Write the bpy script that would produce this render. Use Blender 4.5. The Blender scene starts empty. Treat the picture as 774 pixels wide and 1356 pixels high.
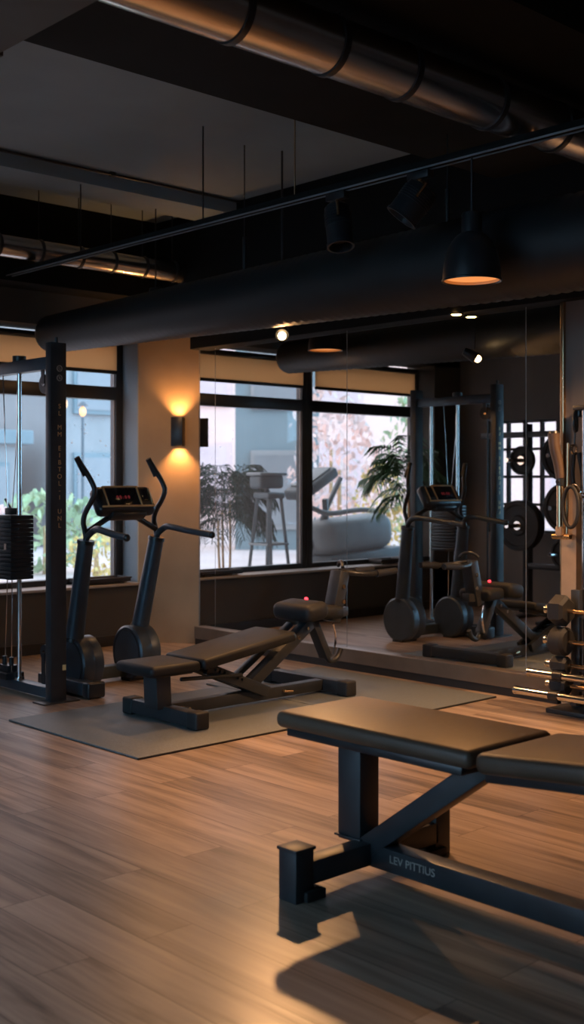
import bpy, bmesh, math, random
from mathutils import Vector, Matrix, Euler
random.seed(7)
C = bpy.context.scene.collection
PI = math.pi
V = Vector

# ------------------------------------------------------------------ materials
def new_mat(name):
    m = bpy.data.materials.new(name); m.use_nodes = True
    return m, m.node_tree, m.node_tree.nodes['Principled BSDF']

def mat(name, col, rough=.5, metal=0., var=.12, scale=8., bump=0., bscale=120., coat=0., spec=.5, stretch=(1, 1, 1), rvar=.08):
    m, nt, b = new_mat(name)
    N, L = nt.nodes, nt.links
    tc = N.new('ShaderNodeTexCoord'); mp = N.new('ShaderNodeMapping')
    mp.inputs['Scale'].default_value = stretch
    L.new(tc.outputs['Object'], mp.inputs['Vector'])
    nz = N.new('ShaderNodeTexNoise'); nz.inputs['Scale'].default_value = scale; nz.inputs['Detail'].default_value = 5
    L.new(mp.outputs['Vector'], nz.inputs['Vector'])
    mr = N.new('ShaderNodeMapRange'); mr.inputs['From Min'].default_value = .3; mr.inputs['From Max'].default_value = .7
    mr.inputs['To Min'].default_value = 1 - var; mr.inputs['To Max'].default_value = 1 + var
    L.new(nz.outputs['Fac'], mr.inputs['Value'])
    mx = N.new('ShaderNodeMix'); mx.data_type = 'RGBA'; mx.blend_type = 'MULTIPLY'; mx.inputs['Factor'].default_value = 1
    mx.inputs['A'].default_value = (*col, 1)
    L.new(mr.outputs['Result'], mx.inputs['B'])
    L.new(mx.outputs['Result'], b.inputs['Base Color'])
    r2 = N.new('ShaderNodeMapRange'); r2.inputs['To Min'].default_value = max(.02, rough - rvar); r2.inputs['To Max'].default_value = min(1, rough + rvar)
    L.new(nz.outputs['Fac'], r2.inputs['Value']); L.new(r2.outputs['Result'], b.inputs['Roughness'])
    b.inputs['Metallic'].default_value = metal
    b.inputs['Specular IOR Level'].default_value = spec
    if coat: b.inputs['Coat Weight'].default_value = coat
    if bump:
        n2 = N.new('ShaderNodeTexNoise'); n2.inputs['Scale'].default_value = bscale; n2.inputs['Detail'].default_value = 3
        L.new(mp.outputs['Vector'], n2.inputs['Vector'])
        bp = N.new('ShaderNodeBump'); bp.inputs['Strength'].default_value = bump; bp.inputs['Distance'].default_value = .002
        L.new(n2.outputs['Fac'], bp.inputs['Height']); L.new(bp.outputs['Normal'], b.inputs['Normal'])
    return m

def emit(name, col, power):
    m, nt, b = new_mat(name)
    b.inputs['Base Color'].default_value = (*col, 1)
    b.inputs['Emission Color'].default_value = (*col, 1)
    b.inputs['Emission Strength'].default_value = power
    return m

def glass_mat():
    m, nt, b = new_mat('window_glass'); N, L = nt.nodes, nt.links
    N.remove(b)
    tr = N.new('ShaderNodeBsdfTransparent'); tr.inputs['Color'].default_value = (.9, .93, .95, 1)
    gl = N.new('ShaderNodeBsdfGlossy'); gl.inputs['Roughness'].default_value = .02
    lw = N.new('ShaderNodeLayerWeight'); lw.inputs['Blend'].default_value = .5
    pw = N.new('ShaderNodeMath'); pw.operation = 'POWER'; pw.inputs[1].default_value = 4
    fr = N.new('ShaderNodeMath'); fr.operation = 'MULTIPLY_ADD'; fr.inputs[1].default_value = .5; fr.inputs[2].default_value = .03
    L.new(lw.outputs['Facing'], pw.inputs[0]); L.new(pw.outputs[0], fr.inputs[0])
    mx = N.new('ShaderNodeMixShader')
    L.new(fr.outputs[0], mx.inputs[0]); L.new(tr.outputs[0], mx.inputs[1]); L.new(gl.outputs[0], mx.inputs[2])
    tl = N.new('ShaderNodeBsdfTranslucent'); tl.inputs['Color'].default_value = (.95, .88, .88, 1)
    m2 = N.new('ShaderNodeMixShader'); m2.inputs[0].default_value = .02
    L.new(mx.outputs[0], m2.inputs[1]); L.new(tl.outputs[0], m2.inputs[2])
    L.new(m2.outputs[0], N['Material Output'].inputs['Surface'])
    return m

def mirror_mat():
    m, nt, b = new_mat('mirror_silver')
    b.inputs['Base Color'].default_value = (.80, .81, .80, 1); b.inputs['Metallic'].default_value = 1
    b.inputs['Roughness'].default_value = .006
    return m

def blind_mat():
    m, nt, b = new_mat('blind_fabric'); N, L = nt.nodes, nt.links
    N.remove(b)
    d = N.new('ShaderNodeBsdfDiffuse'); t = N.new('ShaderNodeBsdfTranslucent'); mx = N.new('ShaderNodeMixShader')
    tc = N.new('ShaderNodeTexCoord'); wv = N.new('ShaderNodeTexNoise'); wv.inputs['Scale'].default_value = 300
    L.new(tc.outputs['Object'], wv.inputs['Vector'])
    cr = N.new('ShaderNodeValToRGB'); cr.color_ramp.elements[0].color = (.74, .54, .33, 1); cr.color_ramp.elements[1].color = (.82, .62, .40, 1)
    L.new(wv.outputs['Fac'], cr.inputs['Fac']); L.new(cr.outputs['Color'], d.inputs['Color']); L.new(cr.outputs['Color'], t.inputs['Color'])
    mx.inputs[0].default_value = .6
    L.new(d.outputs[0], mx.inputs[1]); L.new(t.outputs[0], mx.inputs[2]); L.new(mx.outputs[0], N['Material Output'].inputs['Surface'])
    return m

def floor_mat():
    m, nt, b = new_mat('wood_plank_floor'); N, L = nt.nodes, nt.links
    tc = N.new('ShaderNodeTexCoord')
    mp = N.new('ShaderNodeMapping'); mp.inputs['Rotation'].default_value = (0, 0, PI / 2)
    L.new(tc.outputs['Object'], mp.inputs['Vector'])
    br = N.new('ShaderNodeTexBrick'); br.inputs['Scale'].default_value = 1
    br.inputs['Brick Width'].default_value = 1.45; br.inputs['Row Height'].default_value = .19
    br.inputs['Mortar Size'].default_value = .0015; br.inputs['Mortar Smooth'].default_value = .1; br.offset = .37
    br.inputs['Color1'].default_value = (0, 0, 0, 1); br.inputs['Color2'].default_value = (1, 1, 1, 1); br.inputs['Mortar'].default_value = (.5, .5, .5, 1)
    L.new(mp.outputs['Vector'], br.inputs['Vector'])
    # offset the grain per plank
    ad = N.new('ShaderNodeVectorMath'); ad.operation = 'MULTIPLY_ADD'
    ad.inputs[1].default_value = (3.1, 1.7, 5.3)
    L.new(br.outputs['Color'], ad.inputs[0]); L.new(tc.outputs['Object'], ad.inputs[2])
    mp2 = N.new('ShaderNodeMapping'); mp2.inputs['Scale'].default_value = (13, .8, 1)
    L.new(ad.outputs[0], mp2.inputs['Vector'])
    nz = N.new('ShaderNodeTexNoise'); nz.inputs['Scale'].default_value = 1.1; nz.inputs['Detail'].default_value = 8; nz.inputs['Roughness'].default_value = .62; nz.inputs['Distortion'].default_value = .5
    L.new(mp2.outputs['Vector'], nz.inputs['Vector'])
    cr = N.new('ShaderNodeValToRGB')
    e = cr.color_ramp.elements; e[0].position = .3; e[0].color = (.085, .064, .053, 1); e[1].position = .68; e[1].color = (.42, .32, .245, 1)
    k = e.new(.48); k.color = (.28, .208, .158, 1)
    L.new(nz.outputs['Fac'], cr.inputs['Fac'])
    hs = N.new('ShaderNodeMapRange'); hs.inputs['To Min'].default_value = .74; hs.inputs['To Max'].default_value = 1.18
    sp = N.new('ShaderNodeSeparateColor'); L.new(br.outputs['Color'], sp.inputs[0]); L.new(sp.outputs[0], hs.inputs['Value'])
    mx = N.new('ShaderNodeMix'); mx.data_type = 'RGBA'; mx.blend_type = 'MULTIPLY'; mx.inputs['Factor'].default_value = 1
    L.new(cr.outputs['Color'], mx.inputs['A']); L.new(hs.outputs['Result'], mx.inputs['B'])
    m2 = N.new('ShaderNodeMix'); m2.data_type = 'RGBA'; m2.inputs['B'].default_value = (.04, .025, .018, 1)
    L.new(br.outputs['Fac'], m2.inputs['Factor']); L.new(mx.outputs['Result'], m2.inputs['A'])
    L.new(m2.outputs['Result'], b.inputs['Base Color'])
    rr = N.new('ShaderNodeMapRange'); rr.inputs['To Min'].default_value = .42; rr.inputs['To Max'].default_value = .24
    L.new(nz.outputs['Fac'], rr.inputs['Value']); L.new(rr.outputs['Result'], b.inputs['Roughness'])
    bp = N.new('ShaderNodeBump'); bp.inputs['Strength'].default_value = .25; bp.inputs['Distance'].default_value = .003
    L.new(nz.outputs['Fac'], bp.inputs['Height']); L.new(bp.outputs['Normal'], b.inputs['Normal'])
    return m

M = {}
M['floor'] = floor_mat()
M['black_metal'] = mat('black_powder_coat', (.022, .025, .029), .42, 0, .2, 12, .15, 400)
M['satin_black'] = mat('satin_black', (.016, .018, .021), .33, 0, .2, 10)
M['blue_black'] = mat('blue_black_steel', (.045, .062, .08), .38, .3, .15, 9)
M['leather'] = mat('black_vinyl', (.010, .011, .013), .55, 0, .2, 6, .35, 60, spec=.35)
M['leather_lit'] = mat('lamplit_vinyl', (.08, .048, .030), .48, 0, .25, 5, .4, 45)  # black vinyl with warm lamplight painted in as brown
M['rubber'] = mat('black_rubber', (.013, .013, .014), .65, 0, .2, 30, .3, 300)
M['mat'] = mat('exercise_mat', (.125, .14, .145), .5, 0, .25, 120, .8, 260)
M['chrome'] = mat('chrome', (.75, .73, .70), .12, 1, .05, 6, rvar=.04)
M['brass'] = mat('warm_steel', (.70, .48, .28), .25, 1, .08, 10)
M['duct'] = mat('galvanised_duct', (.62, .60, .58), .24, 1, .10, 3, stretch=(.6, 6, 6), rvar=.04)
M['duct_dark'] = mat('dark_flexible_duct', (.011, .012, .013), .5, .0, .2, 5)
M['duct_tan'] = mat('painted_box_duct', (.03, .021, .017), .6, 0, .2, 3)
M['ceiling'] = mat('ceiling_paint', (.19, .26, .30), .6, 0, .14, 1.2)
M['beam'] = mat('black_beam_paint', (.005, .006, .006), .8, 0, .15, 3, spec=.2)
M['wall_dark'] = mat('charcoal_wall', (.055, .053, .046), .7, 0, .12, 2, .1)
M['wall_side'] = mat('taupe_wall', (.15, .13, .115), .75, 0, .12, 2, .1)
M['wall_col'] = mat('sand_plaster', (.42, .30, .18), .8, 0, .12, 2.5, .25, 90)
M['reveal'] = mat('bluelit_reveal', (.24, .29, .33), .7, 0, .12, 2)  # blue tint carries the cool daylight falling on this face
M['sill'] = mat('stone_sill', (.30, .29, .28), .5, 0, .1, 12)
M['frame'] = mat('window_frame_black', (.02, .024, .027), .4)
M['glass'] = glass_mat()
M['mirror'] = mirror_mat()
M['blind'] = blind_mat()
M['base'] = mat('floor_tint_skirting', (.21, .165, .125), .32, .5, .12, 6)  # brown tint stands for the floor reflected in satin metal
M['kick'] = mat('black_kick', (.015, .014, .013), .5)
M['screen'] = mat('console_screen', (.012, .012, .016), .12)
M['red'] = emit('red_led', (1, .03, .05), 2.5)
M['letter'] = mat('pale_lettering', (.30, .27, .23), .5)
M['gold_letter'] = mat('gold_lettering', (.65, .43, .2), .35, .6)
M['sticker'] = mat('yellow_sticker', (.7, .6, .3), .5)
M['shade_in'] = mat('pendant_inner', (.85, .62, .36), .6)
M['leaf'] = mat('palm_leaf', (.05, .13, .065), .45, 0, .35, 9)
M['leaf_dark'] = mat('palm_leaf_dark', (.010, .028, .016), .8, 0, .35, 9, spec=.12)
M['stem'] = mat('palm_stem', (.42, .27, .13), .6, 0, .25, 20)
M['pot'] = mat('dark_pot', (.04, .04, .042), .5)
M['soil'] = mat('soil', (.04, .03, .02), .9)
M['asphalt'] = mat('bounce_asphalt', (.30, .37, .44), .7, 0, .1, .8)  # ground colour picked to throw blue bounce light indoors
M['pave'] = mat('pale_paving', (.62, .53, .51), .7, 0, .1, .8)
M['facade_pink'] = mat('pale_render', (.92, .66, .58), .8, 0, .08, .7)
M['facade_trim'] = mat('pale_trim', (.80, .58, .56), .7, 0, .06, 1)
M['sky_tint_pane'] = mat('sky_tint_pane', (.72, .55, .55), .3, 0, .15, .6)  # panes tinted pink to keep the sky tone across the facade
M['facade_blue'] = mat('slate_cladding', (.17, .22, .235), .7, 0, .15, .8)
M['facade_mid'] = mat('blue_panel', (.27, .265, .26), .7, 0, .15, .8)
M['facade_glass'] = mat('shop_glass', (.22, .225, .23), .7, 0, .2, .6)
M['outdoor_grey'] = mat('weathered_grey_metal', (.075, .105, .12), .5, 0, .12, 5)
M['outdoor_pale'] = mat('pale_grey_vinyl', (.20, .245, .265), .55, 0, .12, 5)
M['bush_blush'] = mat('bush_blush', (.72, .55, .50), .7, 0, .3, 3)
M['bush_green'] = mat('bush_green', (.34, .44, .25), .7, 0, .5, 3)
M['bush_pink'] = mat('bush_blossom', (.80, .56, .50), .7, 0, .25, 3)
M['bush_yellow'] = mat('bush_yellow', (.66, .50, .17), .7, 0, .5, 3)
M['wood_box'] = mat('brown_board', (.17, .10, .06), .6, 0, .25, 6)

# ------------------------------------------------------------------ mesh builder
ROOT = {}
class MB:
    def __init__(s): s.bm = bmesh.new()
    def _add(s, t, mtx=None):
        if mtx is not None: bmesh.ops.transform(t, matrix=mtx, verts=t.verts)
        me = bpy.data.meshes.new('tmp'); t.to_mesh(me); t.free()
        s.bm.from_mesh(me); bpy.data.meshes.remove(me); return s
    def box(s, c, d, rot=None, bev=0., seg=2):
        t = bmesh.new(); bmesh.ops.create_cube(t, size=1)
        bmesh.ops.scale(t, vec=d, verts=t.verts)
        if bev: bmesh.ops.bevel(t, geom=t.edges[:], offset=min(bev, min(d) * .49), segments=seg, profile=.5, affect='EDGES')
        m = Matrix.Translation(c)
        if rot is not None: m = m @ (rot.to_matrix().to_4x4() if isinstance(rot, Euler) else rot.to_4x4())
        return s._add(t, m)
    def span(s, a, b, bev=0., seg=2):
        a, b = V(a), V(b)
        return s.box((a + b) / 2, [abs(q) for q in (b - a)], None, bev, seg)
    def bar(s, p0, p1, w, h, up=(0, 0, 1), bev=.004, ext=0):
        p0, p1 = V(p0), V(p1); z = (p1 - p0); L = z.length + ext; z.normalize()
        x = V(up).cross(z)
        if x.length < 1e-4: x = V((1, 0, 0)).cross(z)
        x.normalize(); y = z.cross(x)
        r = Matrix((x, y, z)).transposed()
        return s.box((p0 + p1) / 2, (w, h, L), r, bev)
    def cyl(s, p0, p1, r, r2=None, seg=24, caps=True):
        p0, p1 = V(p0), V(p1); d = p1 - p0
        t = bmesh.new(); bmesh.ops.create_cone(t, cap_ends=caps, segments=seg, radius1=r, radius2=r if r2 is None else r2, depth=d.length)
        q = V((0, 0, 1)).rotation_difference(d.normalized())
        return s._add(t, Matrix.Translation((p0 + p1) / 2) @ q.to_matrix().to_4x4())
    def sph(s, c, r, sc=(1, 1, 1), seg=16):
        t = bmesh.new(); bmesh.ops.create_uvsphere(t, u_segments=seg, v_segments=seg // 2, radius=r)
        return s._add(t, Matrix.Translation(c) @ Matrix.Diagonal((*sc, 1)))
    def tube(s, pts, r, seg=12, smooth=0):
        P = [V(p) for p in pts]
        if smooth:
            for _ in range(smooth):
                Q = [P[0]]
                for a, b in zip(P, P[1:]): Q += [a.lerp(b, .25), a.lerp(b, .75)]
                Q.append(P[-1]); P = Q
        rs = r if isinstance(r, (list, tuple)) else None
        t = bmesh.new(); rings = []; n = None
        for i, p in enumerate(P):
            d = (P[min(i + 1, len(P) - 1)] - P[max(i - 1, 0)]).normalized()
            if n is None:
                n = d.orthogonal().normalized()
            else:
                n = (n - d * n.dot(d)).normalized()
            b = d.cross(n)
            rad = r if rs is None else rs[0] + (rs[1] - rs[0]) * i / (len(P) - 1)
            rings.append([t.verts.new(p + rad * (math.cos(2 * PI * k / seg) * n + math.sin(2 * PI * k / seg) * b)) for k in range(seg)])
        for A, B in zip(rings, rings[1:]):
            for k in range(seg): t.faces.new((A[k], A[(k + 1) % seg], B[(k + 1) % seg], B[k]))
        t.faces.new(rings[0][::-1]); t.faces.new(rings[-1])
        return s._add(t)
    def lathe(s, prof, mtx=None, seg=40, close=False, cap=True):
        t = bmesh.new(); rings = []
        for r, z in prof:
            rings.append([t.verts.new((r * math.cos(2 * PI * k / seg), r * math.sin(2 * PI * k / seg), z)) for k in range(seg)])
        pairs = list(zip(rings, rings[1:])) + ([(rings[-1], rings[0])] if close else [])
        for A, B in pairs:
            for k in range(seg): t.faces.new((A[k], A[(k + 1) % seg], B[(k + 1) % seg], B[k]))
        if not close and cap:
            if prof[0][0] > 1e-5: t.faces.new(rings[0][::-1])
            if prof[-1][0] > 1e-5: t.faces.new(rings[-1])
        bmesh.ops.remove_doubles(t, verts=t.verts, dist=1e-6)
        return s._add(t, mtx)
    def prism(s, poly, z0, z1, mtx=None, bev=0.):
        t = bmesh.new()
        a = [t.verts.new((x, y, z0)) for x, y in poly]; b = [t.verts.new((x, y, z1)) for x, y in poly]
        n = len(poly)
        t.faces.new(a[::-1]); t.faces.new(b)
        for i in range(n): t.faces.new((a[i], a[(i + 1) % n], b[(i + 1) % n], b[i]))
        bmesh.ops.recalc_face_normals(t, faces=t.faces)
        if bev: bmesh.ops.bevel(t, geom=t.edges[:], offset=bev, segments=2, profile=.5, affect='EDGES')
        return s._add(t, mtx)
    def poly(s, pts):
        s.bm.faces.new([s.bm.verts.new(p) for p in pts]); return s
    def build(s, name, m, parent=None, smooth=True, angle=38):
        bmesh.ops.recalc_face_normals(s.bm, faces=s.bm.faces)
        root = ROOT.get(parent.name) if parent else None
        if root is not None: bmesh.ops.transform(s.bm, matrix=root.inverted(), verts=s.bm.verts)
        me = bpy.data.meshes.new(name); s.bm.to_mesh(me); s.bm.free()
        me.materials.append(m)
        if smooth:
            me.polygons.foreach_set('use_smooth', [True] * len(me.polygons))
            try: me.set_sharp_from_angle(angle=math.radians(angle))
            except Exception: pass
        o = bpy.data.objects.new(name, me); C.objects.link(o)
        if parent:
            o.parent = parent
            if root is not None: ROOT[o.name] = root
        return o

def tag(o, label=None, cat=None, group=None, kind=None):
    if label: o['label'] = label
    if cat: o['category'] = cat
    if group: o['group'] = group
    if kind: o['kind'] = kind
    return o

def thing(name, label, cat, loc=(0, 0, 0), rz=0, group=None, kind=None):
    o = bpy.data.objects.new(name, None); C.objects.link(o); o.empty_display_size = .1
    o.location = loc; o.rotation_euler = (0, 0, rz)
    ROOT[o.name] = Matrix.Translation(loc) @ Euler((0, 0, rz)).to_matrix().to_4x4()
    return tag(o, label, cat, group, kind)

def struct(name, mb, m, label, cat='structure', smooth=False):
    return tag(mb.build(name, m, smooth=smooth), label, cat, kind='structure')

def dup(root, loc, label, rz=None):
    r = root.copy(); C.objects.link(r); r.location = loc; r['label'] = label
    if rz is not None: r.rotation_euler = (0, 0, rz)
    for ch in list(root.children):
        c = ch.copy(); C.objects.link(c); c.parent = r
        for g in list(ch.children):
            d = g.copy(); C.objects.link(d); d.parent = c
    return r

def text(name, body, size, mtx, m, parent, label=None, space=1., line=1., align='CENTER'):
    cu = bpy.data.curves.new(name, 'FONT'); cu.body = body; cu.size = size; cu.extrude = .0006
    cu.align_x = align; cu.align_y = 'CENTER'; cu.space_character = space; cu.space_line = line
    cu.materials.append(m)
    tmp = bpy.data.objects.new(name, cu); C.objects.link(tmp)
    me = bpy.data.meshes.new_from_object(tmp.evaluated_get(bpy.context.evaluated_depsgraph_get()))
    bpy.data.objects.remove(tmp); bpy.data.curves.remove(cu)
    if not me.materials: me.materials.append(m)
    o = bpy.data.objects.new(name, me); C.objects.link(o); o.parent = parent
    o.matrix_local = ROOT[parent.name].inverted() @ mtx
    if label: o['label'] = label
    return o

XM = 6.25          # mirror plane
# ------------------------------------------------------------------ room shell
struct('floor', MB().span((-2.2, -1.7, -.06), (6.6, 8.9, 0)), M['floor'], 'brown wood plank floor with satin sheen', 'floor')
struct('ceiling', MB().span((-2.2, -1.7, 3.6), (6.6, 8.9, 3.7)), M['ceiling'], 'grey painted ceiling above the beams', 'ceiling')
w = MB().span((2.13, 8.3, 0), (6.45, 8.62, .5)).span((2.13, 8.3, 2.68), (6.45, 8.62, 3.6)).span((2.0, 8.3, 0), (2.58, 8.7, 3.6))
struct('wall_far', w, M['wall_dark'], 'charcoal window wall with low parapet', 'wall')
struct('trim_1', MB().span((2.58, 8.285, .5), (5.93, 8.62, .522), bev=.004), M['sill'], 'pale window sill slab on the parapet', 'sill')
col = MB().prism([(XM + .02, 7.87), (5.927, 8.30), (5.93, 8.32), (XM + .02, 8.32)], 0, 3.6)
struct('wall_corner', col, M['wall_col'], 'sand coloured diagonal corner pier carrying the wall light', 'wall')
struct('wall_reveal', MB().span((5.93, 8.302, .522), (6.3, 8.66, 2.68)), M['reveal'], 'window reveal tinted blue for daylight beside the sand pier', 'wall')
wr = MB().span((XM + .012, -1.7, 0), (6.55, 8.6, 3.6))
struct('wall_right', wr, M['wall_side'], 'taupe side wall carrying the mirrors', 'wall')
wl = MB()
for a, b in (((6.3, 0), (7.02, 3.6)), ((7.92, 0), (8.7, 3.6)), ((7.02, 0), (7.92, .85)), ((7.02, 2.07), (7.92, 3.6))):
    wl.span((1.95, a[0], a[1]), (2.13, b[0], b[1]))
struct('wall_left', wl, M['wall_side'], 'taupe left wall with a gridded window', 'wall')
struct('wall_jog', MB().span((-2.2, 6.3, 0), (1.95, 6.5, 3.6)), M['wall_side'], 'short taupe return wall left of the view', 'wall')
struct('wall_side', MB().span((-2.3, -1.7, 0), (-2.1, .2, 3.6)).span((-2.3, 6.0, 0), (-2.1, 6.5, 3.6)).span((-2.3, .2, 0), (-2.1, 6.0, .4)).span((-2.3, .2, 3.0), (-2.1, 6.0, 3.6)).span((-2.3, .2, .4), (-2.1, 1.2, 3.0)), M['wall_side'], 'taupe wall left of the camera', 'wall')
struct('wall_near', MB().span((-2.2, -1.8, 0), (6.6, -1.6, 3.6)), M['wall_side'], 'taupe wall behind the camera', 'wall')
struct('baseboard_right', MB().span((XM - .055, 4.19, .055), (XM + .012, 7.86, .158), bev=.004), M['base'], 'satin metal skirting strip tinted as floor reflection under the mirrors', 'baseboard')
struct('trim_2', MB().span((XM - .045, 4.19, 0), (XM + .012, 7.86, .055)), M['kick'], 'black kick strip below the metal skirting', 'trim')
struct('trim_3', MB().span((XM - .10, 2.0, 2.535), (XM + .012, 7.86, 2.64), bev=.003), M['beam'], 'black rail above the mirrors', 'trim')
struct('trim_4', MB().span((XM - .018, 4.165, .05), (XM + .012, 4.19, 2.535), bev=.003), M['brass'], 'slim metal trim on the mirror end', 'trim')
struct('baseboard_far', MB().span((2.13, 8.27, 0), (5.9, 8.3, .09), bev=.004), M['kick'], 'black skirting under the window parapet', 'baseboard')
struct('ceiling_beam', MB().span((-2.2, 2.75, 3.3), (6.3, 4.44, 3.62)), M['beam'], 'wide black beam across the ceiling', 'beam')
struct('ceiling_beam', MB().span((-2.2, 6.95, 3.5), (6.3, 7.35, 3.62)), M['ceiling'], 'shallow grey beam near the windows', 'beam')
struct('ceiling_beam', MB().span((-2.2, 8.0, 2.95), (6.3, 8.31, 3.62)), M['beam'], 'black beam above the window wall', 'beam')
struct('ceiling_beam', MB().span((5.9, 2.0, 2.95), (6.27, 8.0, 3.62)), M['beam'], 'black bulkhead above the mirror rail', 'beam')

struct('trim_5', MB().span((XM - .05, 4.05, 0), (XM + .012, 4.16, 1.36), bev=.003), mat('lamplit_board', (.46, .33, .21), .6), 'upright board tinted for lamplight on the wall behind the dumbbells', 'trim')  # tan colour carries the warm lamplight on the lower wall

# mirrors
ym = [7.85, 7.64, 6.08, 4.46, 4.195]
lab = ['narrow mirror sliver beside the sand corner pier', 'mirror panel reflecting the window with the palm fronds',
       'widest mirror panel reflecting the cable machine and right window pane', 'narrow mirror strip beside the metal end trim by the dumbbells']
for i in range(4):
    o = MB().span((XM, ym[i + 1] + .003, .158), (XM + .008, ym[i] - .003, 2.535)).build('wall_mirror', M['mirror'], smooth=False)
    tag(o, lab[i], 'mirror', 'wall mirror panels')
    e = MB().span((XM + .004, ym[i + 1] - .003, .158), (XM + .0115, ym[i + 1] + .003, 2.535)).build('seam', M['sill'], o, smooth=False)  # pale joint colour stands for its bright lit edge

# ------------------------------------------------------------------ windows
YF = 8.58
def window(n, x0, x1, label):
    r = thing('window_%d' % n, label, 'window', ((x0 + x1) / 2, YF, .522), kind='structure')
    f = MB()
    f.span((x0, YF - .04, .522), (x0 + .075, YF + .05, 2.66), .004).span((x1 - .075, YF - .04, .522), (x1, YF + .05, 2.66), .004)
    f.span((x0 + .075, YF - .04, .522), (x1 - .075, YF + .05, .57), .004).span((x0 + .075, YF - .04, 2.6), (x1 - .075, YF + .05, 2.66), .004)
    f.span((x0 + .075, YF - .045, 2.12), (x1 - .075, YF + .05, 2.235), .004)
    f.build('window_frame', M['frame'], r)
    MB().span((x0 + .07, YF - .003, .565), (x1 - .07, YF + .003, 2.125)).build('pane', M['glass'], r, smooth=False)
    MB().span((x0 + .07, YF - .003, 2.23), (x1 - .07, YF + .003, 2.605)).build('transom_pane', M['glass'], r, smooth=False)
    g = MB()
    for z0, z1 in ((.57, 2.12), (2.235, 2.6)):
        g.span((x0 + .075, YF - .02, z0), (x0 + .083, YF - .006, z1)).span((x1 - .083, YF - .02, z0), (x1 - .075, YF - .006, z1))
    g.build('glazing_bead', M['sill'], r)
    b = thing('roller_blind', 'tan roller blind half lowered over ' + label.split(' ', 1)[1], 'blind', ((x0 + x1) / 2, YF - .09, 2.6), group='roller blinds')
    MB().cyl((x0 + .09, YF - .09, 2.62), (x1 - .09, YF - .09, 2.62), .026).build('roller', M['frame'], b)
    MB().span((x0 + .085, YF - .067, 2.375), (x1 - .085, YF - .064, 2.625)).build('fabric', M['blind'], b, smooth=False)
    MB().span((x0 + .085, YF - .078, 2.345), (x1 - .085, YF - .054, 2.377), .006).build('bottom_bar', M['frame'], b)
    return r
window(1, 4.30, 5.93, 'the near window bay next to the sand pier')
window(2, 2.58, 4.30, 'the far window bay with the palm')
dr = MB()
for k in range(70):
    x, z = random.uniform(5.25, 5.83), random.uniform(.9, 1.95)
    q = random.choice((.003, .004, .006)); dr.sph((x, YF - .004, z), q, (1, .4, 1), 8)
o = dr.build('water_droplets', mat('water_drop', (.9, .9, .9), .1), None); tag(o, 'scattered pale water droplets on the near window pane', 'droplets', kind='stuff')

r = thing('window_3', 'gridded window in the left wall behind the weight plates', 'window', (2.04, 7.47, .85), kind='structure')
f = MB()
for y in (7.02, 7.235, 7.455, 7.675, 7.89): f.span((2.02, y, .85), (2.07, y + .03, 2.07))
for z in (.85, 1.14, 1.44, 1.74, 2.04): f.span((2.02, 7.02, z), (2.07, 7.92, z + .03))
f.build('window_frame', M['frame'], r)
MB().span((2.042, 7.03, .86), (2.046, 7.91, 2.06)).build('pane', M['glass'], r, smooth=False)

r = thing('window_4', 'wide black framed window in the wall left of the camera', 'window', (-2.2, 4.1, .4), kind='structure')
f = MB()
for y in (1.2, 2.38, 3.56, 4.74, 5.93): f.span((-2.24, y, .4), (-2.16, y + .07, 3.0))
for z in (.4, 2.93): f.span((-2.24, 1.2, z), (-2.16, 6.0, z + .07))
f.build('window_frame', M['frame'], r)
MB().span((-2.203, 1.27, .47), (-2.197, 5.93, 2.93)).build('pane', M['glass'], r, smooth=False)

# sill trays
def tray(x0, x1, label):
    t = thing('sill_tray', label, 'tray', ((x0 + x1) / 2, 8.43, .522), group='shallow trays on the window sill')
    b = MB(); y0, y1 = 8.32, 8.515; z0, z1 = .536, .578
    b.span((x0, y0, z0), (x1, y1, z0 + .008)).span((x0, y0, z0), (x1, y0 + .012, z1), .003).span((x0, y1 - .012, z0), (x1, y1, z1), .003)
    b.span((x0, y0, z0), (x0 + .012, y1, z1), .003).span((x1 - .012, y0, z0), (x1, y1, z1), .003)
    b.span((x0 - .008, y0 - .008, z1 - .012), (x1 + .008, y0 + .01, z1), .003).span((x0 - .008, y1 - .01, z1 - .012), (x1 + .008, y1 + .008, z1), .003)
    b.build('tray_body', M['pot'], t)
    for sx in (x0 + .05, x1 - .05):
        for sy in (y0 + .03, y1 - .03): MB().cyl((sx, sy, .522), (sx, sy, .538), .012, .015, 12).build('foot', M['chrome'], t)
tray(5.36, 5.86, 'dark shallow tray on the sill beside the sand pier')
tray(3.06, 3.42, 'dark shallow tray on the reflected sill left of the palm tray')
tray(2.64, 3.02, 'dark shallow tray on the reflected sill under the palm trunk')

# ------------------------------------------------------------------ exterior
struct('ground', MB().span((-30, 8.7, -.1), (40, 60, -.02)), M['pave'], 'pale pinkish pavement outside the windows', 'ground')
struct('ground_side', MB().span((-30, 6.55, -.1), (1.9, 8.7, -.02)).span((-30, -12, -.1), (-2.32, 6.55, -.02)), M['asphalt'], 'unseen asphalt tinted blue for bounce light outside the left wall', 'ground')

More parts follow.
